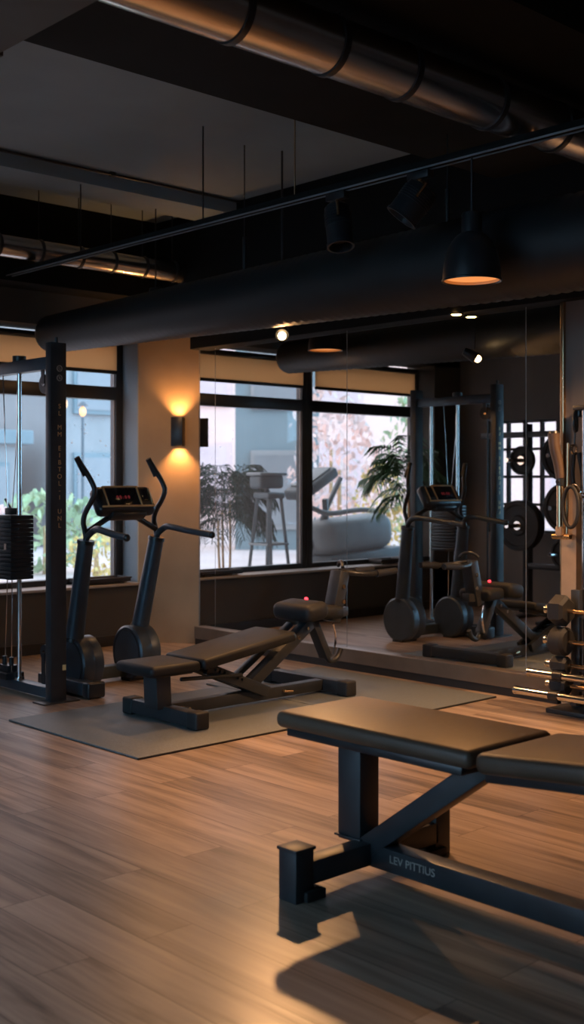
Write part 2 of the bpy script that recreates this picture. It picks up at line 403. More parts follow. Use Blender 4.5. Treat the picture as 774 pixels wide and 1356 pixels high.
def facade(name, label, loc, w, d, h, m, m2, cols, floors, rz=0, gm=None):
    t = thing(name, label, 'building', loc, rz)
    R = ROOT[t.name]
    def lb(): return MB()
    b = lb(); b.box((0, 0, h / 2), (w, d, h)); bmesh.ops.transform(b.bm, matrix=R, verts=b.bm.verts); b.build('wall', m, t, smooth=False)
    b = lb(); b.box((0, 0, h + .15), (w + .5, d + .5, .3), bev=.03); bmesh.ops.transform(b.bm, matrix=R, verts=b.bm.verts); b.build('roof', m2, t, smooth=False)
    cw = w / cols; fh = h / floors
    for i in range(cols):
        for j in range(floors):
            cx = -w / 2 + cw * (i + .5); cz = fh * (j + .5)
            b = lb(); b.box((cx, -d / 2 - .03, cz), (cw * .62, .12, fh * .66), bev=.01); bmesh.ops.transform(b.bm, matrix=R, verts=b.bm.verts)
            fr = b.build('window', m2, t, smooth=False)
            b = lb(); b.box((cx, -d / 2 - .08, cz), (cw * .54, .06, fh * .58)); bmesh.ops.transform(b.bm, matrix=R, verts=b.bm.verts)
            b.build('pane', gm or M['facade_glass'], fr, smooth=False)
    return t
facade('office_building', 'tall slate grey block seen through the near window', (16.6, 24, -.02), 6.6, 5, 7.4, M['facade_mid'], M['facade_blue'], 4, 3)
facade('low_building', 'low grey shop building left of the tall slate block', (9.4, 24, -.02), 6, 4.6, 2.2, M['facade_mid'], M['facade_blue'], 5, 1)
facade('pale_building', 'long pale building tinted for pink sky glow across the reflected windows', (-14, 27, -.02), 36, 5, 9.5, M['facade_pink'], M['facade_trim'], 9, 3, .75, M['sky_tint_pane'])  # long facade covers the sky and carries its pink in the colour
facade('grey_building', 'blue grey block behind the outdoor stool in the reflection', (-4.3, 18.4, -.02), 1.75, 1.4, 7.5, M['facade_blue'], M['facade_mid'], 1, 3, .78)

def bush(label, loc, rx, rz_, m, n=420):
    t = thing('flowering_shrub', label, 'shrub', loc, group='shrubs outside the windows')
    b = MB(); bm = b.bm; rnd = random.Random(hash(loc) & 999)
    for k in range(n):
        u = rnd.uniform(-1, 1); a = rnd.uniform(0, 2 * PI); q = math.sqrt(1 - u * u) * rnd.uniform(.55, 1.05)
        p = V((loc[0] + rx * q * math.cos(a), loc[1] + rx * q * math.sin(a), loc[2] + rz_ * (1.05 + u * .95)))
        e = Euler((rnd.uniform(0, PI), rnd.uniform(0, PI), rnd.uniform(0, PI))).to_matrix(); s_ = rx * rnd.uniform(.07, .14)
        vs = [bm.verts.new(p + e @ V(c) * s_) for c in ((-1, -.25, 0), (0, -.5, .1), (1, 0, 0), (0, .5, .1), (-1, .25, 0))]
        bm.faces.new(vs)
    b.build('foliage', m, t)
    MB().cyl(loc, (loc[0], loc[1], loc[2] + rz_ * 1.2), .05, .03, 10).build('stem', M['stem'], t)
bush('pink blossoming shrub in the reflected right window pane', (-1.5, 13.8, -.02), .7, 1.35, M['bush_pink'])
bush('yellow flowering shrub behind the reflected outdoor treadmill', (-1.0, 12.4, -.02), .45, .85, M['bush_yellow'])
bush('pale green shrub beside the palm in the reflected window', (-2.9, 13.3, -.02), .65, 1.5, M['bush_green'])
bush('tall blush shrub at the back of the reflected right pane', (-3.2, 15.7, -.02), .85, 1.7, M['bush_blush'])
bush('low green hedge bush outside the near window', (9.4, 15.6, -.02), .9, .62, M['bush_green'])
bush('small rust bush outside the near window', (7.9, 14.6, -.02), .5, .55, M['bush_pink'])
bush('yellow bush low outside the near window', (9.0, 13.6, -.02), .4, .36, M['bush_yellow'])
for k, (x, y, z, lb_) in enumerate(((10.6, 17.0, 2.72, 'glowing street lamp right beside the cable machine post outside'), (11.1, 17.2, 2.62, 'second glowing street lamp outside, nearer the sand pier'))):
    t = thing('street_lamp', lb_, 'lamp', (x, y, -.02), group='street lamps outside')
    MB().cyl((x, y, -.02), (x, y, z - .1), .03, .025, 10).build('pole', M['outdoor_grey'], t)
    MB().sph((x, y, z), .06, (1, 1, 1.5)).build('bulb', emit('street_bulb%d' % k, (1, .46, .18), .8), t)
    MB().cyl((x, y, z + .1), (x, y, z + .17), .1, .03, 14).build('cap', M['outdoor_grey'], t)

# outdoor treadmill and stool on the terrace (seen in the mirror)
t = thing('treadmill', 'blue grey treadmill standing on the terrace outside', 'treadmill', (3.05, 9.6, -.02))
MB().bar((3.35, 9.55, .0), (3.35, 9.55, 1.28), .10, .09).build('upright', M['outdoor_grey'], t)
MB().bar((2.75, 9.75, .0), (3.0, 9.6, 1.2), .06, .06).build('upright', M['outdoor_grey'], t)
cm = MB(); cm.box((3.27, 9.55, 1.38), (.62, .34, .13), Euler((0, math.radians(28), 0)), .04, 3); cm.build('console', M['outdoor_grey'], t)
MB().box((3.29, 9.54, 1.455), (.44, .26, .02), Euler((0, math.radians(28), 0)), .006).build('display', M['outdoor_pale'], t)
MB().box((2.55, 9.65, .78), (1.15, .5, .42), Euler((0, math.radians(4), 0)), .15, 4).build('motor_hood', M['outdoor_pale'], t)
MB().box((2.5, 9.65, .5), (1.25, .56, .16), Euler((0, math.radians(4), 0)), .03).build('deck', M['outdoor_grey'], t)
for dy in (-.22, .22): MB().bar((2.5, 9.65 + dy, 0), (2.5, 9.65 + dy, .5), .08, .08).build('leg', M['outdoor_grey'], t)
MB().tube([(3.3, 9.5, 1.1), (3.1, 9.45, 1.02), (2.6, 9.42, 1.08), (2.3, 9.42, 1.05)], .03, 10, 2).build('handrail', M['outdoor_pale'], t)
MB().tube([(3.15, 9.7, .6), (2.98, 9.65, 1.0), (2.72, 9.62, 1.45)], .03, 10, 2).build('lever', M['outdoor_pale'], t)

t = thing('bar_stool', 'tall grey stool with padded backrest on the terrace outside', 'stool', (4.02, 9.5, -.02))
MB().box((4.0, 9.5, 1.4), (.36, .2, .15), None, .04, 3).build('backrest', M['outdoor_grey'], t)
MB().box((4.0, 9.5, 1.485), (.40, .24, .035), None, .012).build('backrest_cap', M['outdoor_pale'], t)
MB().box((4.0, 9.46, 1.25), (.26, .26, .07), None, .025, 3).build('seat', M['outdoor_grey'], t)
MB().cyl((4.0, 9.5, 1.2), (4.0, 9.5, 1.35), .025).build('stem', M['outdoor_grey'], t)
for sx in (-1, 1):
    for sy in (-1, 1): MB().bar((4 + sx * .09, 9.46 + sy * .09, 1.24), (4 + sx * .2, 9.46 + sy * .18, 0), .035, .035).build('leg', M['outdoor_grey'], t)
b = MB()
for sx in (-1, 1): b.bar((4 + sx * .15, 9.32, .72), (4 + sx * .15, 9.62, .72), .025, .025)
for sy in (-1, 1): b.bar((3.84, 9.46 + sy * .14, .72), (4.16, 9.46 + sy * .14, .72), .025, .025)
b.build('footrest', M['outdoor_pale'], t)

# ------------------------------------------------------------------ palms
def palm(label, base, z0, ztop, n, flen, lean, m, seed, potr=.13, cane_z=None):
    rnd = random.Random(seed)
    t = thing('potted_palm', label, 'plant', base, group=None)
    bx, by, bz = base
    MB().lathe([(potr * .78, 0), (potr, .16), (potr * 1.06, .17), (potr * 1.06, .2), (potr * .9, .2), (potr * .88, .15), (0, .15)], Matrix.Translation(base)).build('pot', M['pot'], t)
    top = V((bx + lean[0], by + lean[1], z0))
    st = MB()
    for k in range(3 if cane_z is None else 1):
        a = k * 2.1; o = V((math.cos(a), math.sin(a), 0)) * (.04 if cane_z is None else 0)
        st.tube([V(base) + o + V((0, 0, .12)), V(base).lerp(top, .5) + o * 2, top + o * 2 + V((0, 0, (k * .12)))], (.017, .012), 10, 2)
    st.build('stem', M['stem'], t)
    b = MB(); bm = b.bm
    for k in range(n):
        a = k * 2.399 + rnd.uniform(-.3, .3); up = rnd.uniform(.25, 1.25); L = flen * rnd.uniform(.7, 1.1)
        hz = z0 + (ztop - z0) * .45 * rnd.random()
        p = V((top.x, top.y, hz)); d = V((math.cos(a) * math.cos(up), math.sin(a) * math.cos(up), math.sin(up)))
        pts = []; N = 16
        for i in range(N + 1):
            pts.append(p.copy()); d = (d + V((0, 0, -.115 - .03 * i / N))).normalized(); p = p + d * (L / N)
        for i in range(N):
            A, B = pts[i], pts[i + 1]; q = (B - A).normalized(); sd = q.cross(V((0, 0, 1)))
            if sd.length < .05: sd = V((math.sin(a), -math.cos(a), 0))
            sd.normalize(); w0 = .006
            bm.faces.new([bm.verts.new(x) for x in (A - sd * w0, A + sd * w0, B + sd * w0, B - sd * w0)])
            if i < 2: continue
            for s_ in (-1, 1):
                ll = L * .42 * math.sin(PI * (i + 1.5) / (N + 2)) ** .6 * rnd.uniform(.8, 1.15)
                u = (sd * s_ * .75 + q * .65 + V((0, 0, -.12 + rnd.uniform(-.15, .1)))).normalized()
                m1 = A + u * ll * .5 + V((0, 0, .01)); e = A + u * ll + V((0, 0, -ll * .38))
                wd = q * .5 + V((0, 0, .3)); wd = wd.normalized() * .011
                vs = [bm.verts.new(x) for x in (A, m1 + wd, e, m1 - wd)]
                bm.faces.new(vs)
    b.build('fronds', m, t)
    return t
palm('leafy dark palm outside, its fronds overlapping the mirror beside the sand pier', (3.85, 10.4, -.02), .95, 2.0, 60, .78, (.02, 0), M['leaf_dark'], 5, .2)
palm('tall green palm with a bare trunk on the reflected window sill', (2.84, 8.42, .545), 1.2, 2.15, 34, .62, (.06, -.02), M['leaf'], 11, .085, 1)

# ------------------------------------------------------------------ lighting fixtures
def add_light(kind, loc, energy, col, size=.03, direction=None, cone=None, blend=.5, name='lamp'):
    d = bpy.data.lights.new(name, kind); d.energy = energy; d.color = col
    if kind in ('POINT', 'SPOT'): d.shadow_soft_size = size
    o = bpy.data.objects.new(name, d); C.objects.link(o); o.location = loc
    if kind == 'SPOT':
        d.spot_size = math.radians(cone); d.spot_blend = blend
    if direction is not None: o.rotation_euler = V(direction).to_track_quat('-Z', 'Y').to_euler()
    return o
WARM = (1, .50, .20)
diffm = emit('lamp_diffuser', (1, .34, .095), .52); diffm.node_tree.nodes['Principled BSDF'].inputs['Base Color'].default_value = (.05, .03, .02, 1)
bulbm = emit('warm_bulb', (1, .50, .17), 30)
glowm = emit('star_bulb', (1, .62, .28), 14)

t = thing('lighting_track', 'long black lighting track hung under the ceiling', 'lighting track', (4.5, 5, 3.0))
MB().span((4.478, 1.2, 2.985), (4.522, 8.2, 3.022), .002).build('rail', M['beam'], t)
MB().span((4.474, 1.2, 2.979), (4.478, 8.2, 2.988)).span((4.522, 1.2, 2.979), (4.526, 8.2, 2.988)).build('conductor', mat('track_edge', (.32, .34, .36), .35, .6), t)
for px_y in (7.0, 5.62, 4.79, 2.6):
    zc = 3.6 if px_y > 4.44 or px_y < 2.7 else 3.3
    MB().cyl((4.5, px_y, 3.02), (4.5, px_y, zc), .005, None, 8).build('hanger_rod', M['brass'] if px_y == 4.79 else M['satin_black'], t)

def spot(label, y, p, d, L, r, x0=4.5, zt=2.97):
    p, d = V(p), V(d).normalized()
    t = thing('track_spotlight', label, 'spotlight', (x0, y, zt), group='track spotlights' if x0 == 4.5 else None)
    MB().span((x0 - .025, y - .07, zt - .035), (x0 + .025, y + .07, zt + .005), .004).build('adapter', M['satin_black'], t)
    MB().tube([(x0, y, zt - .03), (x0, y, zt - .05), p - d * L * .5 + V((0, 0, .02)), p - d * L * .35], .011, 10).build('bracket', M['brass'], t)
    q = V((0, 0, 1)).rotation_difference(d).to_matrix().to_4x4(); mt = Matrix.Translation(p) @ q
    MB().lathe([(0, -L / 2), (r * .75, -L / 2), (r * .96, -L * .44), (r, -L * .3), (r, L * .42), (r * 1.06, L * .43), (r * 1.06, L / 2), (r * .9, L / 2), (r * .85, L * .3), (0, L * .28)], mt).build('housing', M['satin_black'], t)
    f = MB()
    for k in range(5): f.lathe([(r * .98, -L * .3 + k * L * .07), (r * 1.05, -L * .3 + k * L * .07), (r * 1.05, -L * .27 + k * L * .07), (r * .98, -L * .27 + k * L * .07)], mt, close=True)
    f.build('cooling_fin', M['satin_black'], t)
    side = d.orthogonal().normalized()
    MB().tube([p + side * (r + .012) - d * L * .1, p + side * (r + .012) - d * L * .5, p - d * L * .62, p - side * (r + .012) - d * L * .5, p - side * (r + .012) - d * L * .1], .008, 8).build('yoke', M['brass'], t)
    return p, d
s1 = spot('black can spotlight hanging almost straight down from the track', 4.45, (4.53, 4.47, 2.80), (-.12, -.25, -1), .25, .072)
s2 = spot('black spotlight tilted sideways next to the pendant lamp', 3.86, (4.42, 3.84, 2.80), (-.36, .42, -.72), .19, .085)

s3 = spot('black spotlight under the bulkhead aimed at the dumbbell rack', 2.6, (6.0, 2.64, 2.76), (.03, 1.5, -2.0), .25, .072, 6.0, 2.95)

def pendant(label, p, R, H, ztop, neck=.09):
    x, y, z = p
    t = thing('pendant_lamp', label, 'pendant lamp', p, group='black dome pendant lamps')
    prof = []
    for k in range(13):
        a = PI / 2 * k / 12
        prof.append((R * math.cos(a) * .98 + .0 if k < 12 else .035, z + .012 + H * math.sin(a) ** 1.0))
    pr = [(R * 1.03, z), (R * 1.03, z + .008)] + [(max(.045, R * math.cos(PI / 2 * k / 14) ** .8), z + .012 + H * math.sin(PI / 2 * k / 14)) for k in range(14)]
    inn = [(max(.038, q - .006), zz - .004) for q, zz in pr[2:]][::-1]
    T = Matrix.Translation((x, y, 0))
    MB().lathe(pr + [(.04, z + H + .012)], T, close=False).build('lamp_shade', M['satin_black'], t) if False else MB().lathe(pr + inn + [(R * .99, z)], T, close=True).build('lamp_shade', M['satin_black'], t)
    li = [(max(.036, q - .008), zz - .006) for q, zz in pr[2:]]
    MB().lathe(li + [(0, z + H)], T, cap=False).build('inner_lining', M['shade_in'], t)
    MB().lathe([(.0, z + H), (.05, z + H), (.05, z + H + neck), (.045, z + H + neck + .01), (0, z + H + neck + .012)], T).build('socket', M['satin_black'], t)
    MB().cyl((x, y, z + .02), (x, y, z + .028), R * .93, None, 32).build('diffuser', diffm, t)
    MB().cyl((x, y, z + H + neck), (x, y, ztop), .005, None, 8).build('cord', M['satin_black'], t)
    return t
pendant('large black dome pendant with glowing orange underside below the track', (4.5, 3.53, 2.375), .142, .235, 2.98)
MB_adapt = None
pendant('smaller dome pendant seen in the mirror top beside the seam', (5.33, 7.24, 2.55), .15, .24, 3.5)

# star lamp: small spot under the flexible duct
t = thing('ceiling_spotlight', 'small glaring bulb lamp hung under the flexible duct', 'spotlight', (5.22, 5.68, 2.38))
MB().cyl((5.22, 5.68, 2.44), (5.22, 5.68, 3.6), .007, None, 8).build('stem', M['satin_black'], t)
dq = V((-.62, -.62, -.5)).normalized()
qm = Matrix.Translation((5.22, 5.68, 2.38)) @ V((0, 0, 1)).rotation_difference(dq).to_matrix().to_4x4()
MB().lathe([(0, -.1), (.03, -.1), (.04, -.04), (.045, .012), (.04, .012), (.035, -.02), (0, -.02)], qm).build('housing', M['satin_black'], t)
MB().sph(V((5.22, 5.68, 2.38)) + dq * .025, .028).build('bulb', glowm, t)
# downlight in the rail above the mirror
t = thing('downlight', 'small glowing downlight under the rail above the mirrors', 'downlight', (6.17, 4.9, 2.535))
MB().lathe([(.045, 2.527), (.05, 2.527), (.05, 2.537), (.03, 2.537)], Matrix.Translation((6.17, 4.97, 0)), close=True).build('bezel', M['satin_black'], t)
MB().cyl((6.17, 4.97, 2.529), (6.17, 4.97, 2.536), .033).build('lens', bulbm, t)

# wall sconce on the diagonal pier
n = V((-.784, -.625, 0)).normalized(); tg = V((-.625, .784, 0)).normalized()
sp = V((6.146, 8.0, 1.832)) ; sp = V((XM + .02, 7.87, 1.832)) + tg * .185
rz = math.atan2(tg.y, tg.x)
t = thing('wall_sconce', 'black up and down wall light on the sand pier', 'wall light', (sp.x, sp.y, 1.832))
rm = Matrix((tg, n.cross(tg) * 0 + V((0, 0, 1)).cross(tg), V((0, 0, 1)))).transposed()
c = sp + n * .055
b = MB()
for dx, dy, sx, sy in ((-.047, 0, .008, .095), (.047, 0, .008, .095), (0, -.043, .1, .008), (0, .043, .1, .008)):
    b.box(c + tg * dx + n * dy, (sx, sy, .25), rm, .002)
b.build('housing', M['satin_black'], t)
MB().box(sp + n * .004, (.07, .012, .18), rm, .002).build('back_plate', M['satin_black'], t)
MB().box(c, (.088, .08, .10), rm, .002).build('lamp_core', M['satin_black'], t)
for sgn in (-1, 1): MB().cyl(c + V((0, 0, sgn * .052)), c + V((0, 0, sgn * .07)), .028).build('bulb', bulbm, t)

# ------------------------------------------------------------------ ducts
def ring(b, p, axis, r, w=.03, th=.006):
    q = V((0, 0, 1)).rotation_difference(V(axis)).to_matrix().to_4x4()
    b.lathe([(r - .002, -w / 2), (r + th, -w / 2), (r + th, w / 2), (r - .002, w / 2)], Matrix.Translation(p) @ q, close=True)
t = thing('round_duct', 'large shiny metal duct crossing the top of the room', 'duct', (3.67, 3.3, 3.15))
MB().cyl((2.2, 3.3, 3.15), (6.2, 3.3, 3.15), .118, None, 40).build('duct_pipe', M['duct'], t)
for x in (2.78, 3.28, 3.72, 4.32, 4.85, 5.5):
    b = MB(); ring(b, (x, 3.3, 3.15), (1, 0, 0), .118); b.build('joint_band', M['satin_black'], t)
for x in (3.35, 4.4, 5.6): MB().cyl((x, 3.3, 3.26), (x, 3.3, 3.31), .005, None, 8).build('hanger_rod', M['satin_black'], t)
t = thing('round_duct', 'thin copper toned metal duct near the windows', 'duct', (4, 7.65, 3.13))
MB().cyl((-2, 7.65, 3.13), (6.0, 7.65, 3.13), .082, None, 32).build('duct_pipe', M['duct'], t)
for x in (4.2, 4.55, 4.9, 5.2, 5.5, 5.8):
    b = MB(); ring(b, (x, 7.65, 3.13), (1, 0, 0), .082, .022); b.build('joint_band', M['satin_black'], t)
    MB().cyl((x, 7.65, 3.2), (x, 7.65, 3.6), .004, None, 8).build('hanger_rod', M['satin_black'], t)
t = thing('flexible_duct', 'wide dark ribbed flexible duct sagging over the mirrors', 'duct', (4.95, 5.5, 2.6))
prof = []; N = 180
for i in range(N + 1):
    y = 8.15 - (8.15 - 1.6) * i / N
    r = .145 + (.235 - .145) * (8.15 - y) / (8.15 - 3.6)
    if y < 3.6: r = .235
    prof.append((r + (.006 if i % 2 else -.006), y))
prof = [(0, 8.2), (prof[0][0] * .6, 8.19)] + prof + [(0, 1.6)]
mt = Matrix.Translation((4.95, 0, 2.585)) @ Matrix.Rotation(-PI / 2, 4, 'X')
MB().lathe([(a, y) for a, y in prof], mt, seg=36).build('duct_hose', M['duct_dark'], t, angle=180)
for y in (5.75, 4.05):
    MB().cyl((4.95, y, 2.75), (4.95, y, 3.0), .013, None, 10).build('hanger_sleeve', M['satin_black'], t)
    MB().cyl((4.95, y, 3.0), (4.95, y, 3.6), .004, None, 8).build('hanger_rod', M['satin_black'], t)
t = thing('box_duct', 'brown rectangular duct in the top left corner', 'duct', (1.98, 4, 3.0))
MB().span((1.6, -.5, 3.02), (2.19, 6.25, 3.27), .004).build('duct_body', M['duct_tan'], t)
for y in (3.2, 3.95, 4.7):
    MB().span((1.59, y, 3.01), (2.198, y + .03, 3.28), .002).build('flange', M['duct_tan'], t)
t = thing('conduit', 'thin black conduit running along the ceiling', 'conduit', (3, 6.9, 3.59))
MB().cyl((-2, 6.9, 3.585), (6.2, 6.9, 3.585), .009, None, 8).build('pipe', M['satin_black'], t)
for x in (2.5, 3.6, 4.7): MB().span((x - .02, 6.885, 3.57), (x + .02, 6.915, 3.6)).build('clip', M['satin_black'], t)

# ------------------------------------------------------------------ cable machine
t = thing('cable_machine', 'tall black cable machine frame at the left edge', 'cable machine', (3.93, 6.9, 0))
X = 3.945
def post(y):
    o = MB().span((X - .058, y - .03, .008), (X + .058, y + .035, 2.285), .005).build('upright', M['black_metal'], t)
    return o
up = post(6.42); post(7.38)
text('lettering', 'S\nL\n \nM\nM\n \nE\n1\nB\nT\nO\nL\n-\n1\n \nU\nN\nL', .042, Matrix.Translation((X + .006, 6.3885, 1.50)) @ Euler((PI / 2, 0, 0)).to_matrix().to_4x4(), M['gold_letter'], up, 'gold lettering stacked down the post', line=1.06)
for z, ch in ((2.12, 'G'), (2.06, '%')):
    b = MB(); b.lathe([(.016, -.001), (.02, -.001), (.02, .001), (.016, .001)], Matrix.Translation((X + .006, 6.389, z)) @ Matrix.Rotation(PI / 2, 4, 'X'), 20, close=True)
    b.build('emblem', M['letter'], up)
    text('emblem_mark', ch, .026, Matrix.Translation((X + .006, 6.3885, z)) @ Euler((PI / 2, 0, 0)).to_matrix().to_4x4(), M['letter'], up)
MB().span((X + .028, 6.387, .20), (X + .052, 6.391, .235)).build('sticker', M['sticker'], up)
MB().cyl((X, 6.42, 2.28), (X, 6.42, 2.32), .012, None, 10).build('cap', M['satin_black'], up)
for y in (6.42, 7.38): MB().span((X - .13, y - .075, 0), (X + .13, y + .07, .009), .002).build('foot_plate', M['black_metal'], t)
MB().span((X - .035, 6.45, 2.12), (X + .035, 7.35, 2.20), .005).build('top_beam', M['blue_black'], t)
MB().span((X - .04, 6.45, .02), (X + .04, 7.35, .085), .005).build('base_rail', M['blue_black'], t)
b = MB().cyl((X, 6.88, 2.20), (X, 6.88, 2.235), .045, None, 20); b.build('rod_cap', M['satin_black'], t)
for y in (6.88, 7.2):
    MB().cyl((X, y, .085), (X, y, 2.12), .016, None, 18).cyl((X, y, .085), (X, y, .10), .034, None, 18).build('guide_rod', M['chrome'], t)
MB().cyl((X, 6.53, .30), (X, 6.53, 2.0), .009, None, 10).build('cable_guard', M['satin_black'], t)
for z, y, r_ in ((2.03, 6.545, .062), (.30, 6.54, .052)):
    mt = Matrix.Translation((X, y, z)) @ Matrix.Rotation(PI / 2, 4, 'Y')
    p_ = MB().lathe([(.012, -.014), (r_, -.014), (r_, -.006), (r_ * .86, 0), (r_, .006), (r_, .014), (.012, .014)], mt, 28, close=True).build('pulley', M['satin_black'], t)
    MB().cyl((X - .02, y, z), (X + .02, y, z), .016, None, 14).build('axle', M['chrome'], p_)
    MB().span((X - .024, y - .02, z - (0 if z > 1 else .2)), (X - .018, y + .02, z + (.1 if z > 1 else 0))).span((X + .018, y - .02, z - (0 if z > 1 else .2)), (X + .024, y + .02, z + (.1 if z > 1 else 0))).build('pulley_bracket', M['satin_black'], p_)
ws = MB()
for k in range(15): ws.span((X - .085, 6.84, .752 + k * .0285), (X + .085, 7.13, .752 + k * .0285 + .0262), .002)
ws = ws.build('weight_stack', M['satin_black'], t)
MB().span((X - .03, 6.93, 1.18), (X + .03, 7.02, 1.225), .004).bar((X, 6.99, 1.22), (X - .01, 7.05, 1.285), .014, .014).build('stack_yoke', M['satin_black'], ws)
MB().span((X - .088, 6.90, .95), (X - .083, 6.925, .99)).build('sticker', mat('pale_sticker', (.7, .45, .35), .5), ws)
for (a, b_) in (((X, 6.97, 1.22), (X, 6.89, 1.88)), ((X - .02, 7.0, 1.22), (X - .02, 7.06, 2.12)), ((X - .03, 6.93, .10), (X - .02, 6.94, .752)), ((X - .03, 7.02, .10), (X - .02, 7.0, .752))):
    MB().cyl(a, b_, .004, None, 8).build('cable', M['chrome'], t)
MB().span((X - .09, 6.9, .085), (X + .05, 7.1, .13), .006).span((X - .06, 6.93, .13), (X + .02, 7.06, .175), .006).cyl((X - .03, 6.93, .175), (X - .03, 6.93, .23), .016).cyl((X - .03, 7.02, .175), (X - .03, 7.02, .23), .016).build('stack_base', M['satin_black'], t)
MB().cyl((X - .04, 7.3, 1.35), (X - .3, 7.3, 1.35), .012).cyl((X - .3, 7.3, 1.35), (X - .32, 7.3, 1.35), .02).build('cable_arm', M['chrome'], t)

# ------------------------------------------------------------------ elliptical trainer
t = thing('elliptical_trainer', 'dark blue grey elliptical trainer with console before the sand pier', 'elliptical trainer', (4.85, 7.05, 0))
def drum(x0, x1, y, z, r_):
    mt = Matrix.Translation((x0, y, z)) @ Matrix.Rotation(PI / 2, 4, 'Y'); w_ = x1 - x0
    d_ = MB().lathe([(0, 0), (r_ * .93, 0), (r_, .012), (r_, w_ * .52), (r_ * .99, w_ * .54), (r_, w_ * .56), (r_, w_ - .012), (r_ * .93, w_), (0, w_)], mt, 56).build('flywheel_drum', M['blue_black'], t)
    MB().lathe([(r_ * .82, -.003), (r_ * .86, -.003), (r_ * .86, .002), (r_ * .82, .002)], mt, 48, close=True).build('trim_ring', M['satin_black'], d_)
drum(4.46, 4.64, 7.08, .185, .182); drum(5.03, 5.22, 7.20, .195, .192)
def sleeve(p0, p1):
    s_ = MB().cyl(p0, p1, .066, .056, 28).build('upright', M['blue_black'], t)
    d_ = (V(p1) - V(p0)).normalized()
    MB().cyl(V(p1) - d_ * .012, V(p1) + d_ * .012, .064, .060, 28).build('collar', M['satin_black'], s_)
    MB().cyl(V(p0) - d_ * .012, V(p0) + d_ * .014, .075, .072, 28).build('collar', M['satin_black'], s_)
LT = V((4.53, 6.98, 1.0)); RT = V((5.22, 7.08, 1.0))
sleeve((4.50, 7.08, .35), LT); sleeve((5.155, 7.2, .37), RT)
def arms(T, hl, lab_):
    P0 = T + V((0, 0, .05))
    MB().tube([T - V((0, 0, .03)), P0, T + V((.0, .05, .16)), T + V((.045, -.06, .32)), T + V((.035, -.03, .40)), T + V((-.055, .02, .55))], .019, 14, 2).build('moving_handle', M['satin_black'], t)
    g0, g1 = T + V((.005, .01, .445)), T + V((-.062, .022, .562))
    MB().cyl(g0, g1, .023, .021, 16).build('grip', M['rubber'], t)
    MB().tube([T - V((0, 0, .03)), P0 + V((0, 0, -.02)), T + V((.03, -.07, .085)), T + V((.0, -.16, .09)), T + V((0, -hl * .6, .065)), T + V((0, -hl, .045))], .023, 14, 2).build('fixed_handle', M['blue_black'], t)
    MB().sph(T + V((0, -hl, .045)), .025).build('end_cap', M['satin_black'], t)
arms(LT, .50, 'l'); arms(RT, .66, 'r')
CC = V((4.86, 7.0, 1.265))
ce = Euler((math.radians(-32), 0, 0)); cmx = Matrix.Translation(CC) @ ce.to_matrix().to_4x4()
b = MB(); b.box((0, 0, 0), (.50, .10, .21), None, .04, 3); b.bm.transform(cmx); con = b.build('console', M['satin_black'], t)
b = MB(); b.box((-.03, -.052, .01), (.27, .008, .135), None, .004); b.bm.transform(cmx); b.build('screen', M['screen'], con)
b = MB()
for c_, d_ in (((-.03, -.054, .085), (.31, .012, .012)), ((0, -.054, -.068), (.46, .012, .012)), ((-.175, -.054, .01), (.012, .012, .15)), ((.115, -.054, .01), (.012, .012, .15)), ((.215, -.054, .01), (.008, .012, .13))): b.box(c_, d_, None, .003)
b.bm.transform(cmx); b.build('bezel', mat('gold_bezel', (.62, .42, .2), .4, .2), con)
b = MB(); b.box((.165, -.053, .02), (.06, .008, .09), None, .003); b.bm.transform(cmx); b.build('keypad', M['screen'], con)
b = MB(); b.box((.0, .0, -.11), (.30, .08, .05), None, .02); b.bm.transform(cmx); b.build('cradle', M['satin_black'], con)
text('display_digits', '0 0 : 0 0', .035, cmx @ Matrix.Translation((-.03, -.0575, 0)) @ Euler((PI / 2, 0, 0)).to_matrix().to_4x4(), emit('dim_red_digits', (.5, .05, .06), .12), con)
MB().tube([RT + V((-.02, -.01, .07)), (5.0, 7.04, 1.16), (4.91, 7.02, 1.175)], .02, 12).tube([LT + V((.02, .0, .07)), (4.72, 7.0, 1.15), (4.80, 7.02, 1.17)], .02, 12).build('console_arm', M['satin_black'], t)
MB().span((4.62, 7.20, .03), (5.08, 7.30, .115), .008).build('cross_beam', M['blue_black'], t)
b = MB().span((4.39, 6.73, .012), (4.51, 7.4, .10), .012).build('foot_bar', M['blue_black'], t)
MB().span((4.38, 6.715, .006), (4.52, 6.80, .108), .014, 3).build('end_cap', M['satin_black'], b)
for x, y in ((4.41, 6.75), (4.49, 6.75), (4.41, 7.37), (4.49, 7.37)): MB().cyl((x, y, 0), (x, y, .014), .012, None, 12).build('foot', M['rubber'], t)
MB().span((5.02, 7.14, 0), (5.23, 7.26, .02), .004).span((4.46, 7.02, 0), (4.64, 7.14, .02), .004).build('rubber_foot', M['rubber'], t)
t.location = (4.85 * .94, 7.05 * .94, 0); t.scale = (.94, .94, 1)

# ------------------------------------------------------------------ exercise mats
def mat_obj(x0, x1, y0, y1, label):
    o = MB().span((x0, y0, .0005), (x1, y1, .012), .005).build('exercise_mat', M['mat'])
    tag(o, label, 'mat', 'grey exercise mats')
    MB().span((x0 - .004, y0 - .004, .0002), (x1 + .004, y0 + .008, .0105), .002).build('edge_binding', M['rubber'], o)
mat_obj(3.42, 5.02, 4.79, 6.09, 'wide grey rubber mat under the middle bench')
mat_obj(5.03, 6.10, 4.59, 6.25, 'grey mat between the middle bench and the mirror skirting')

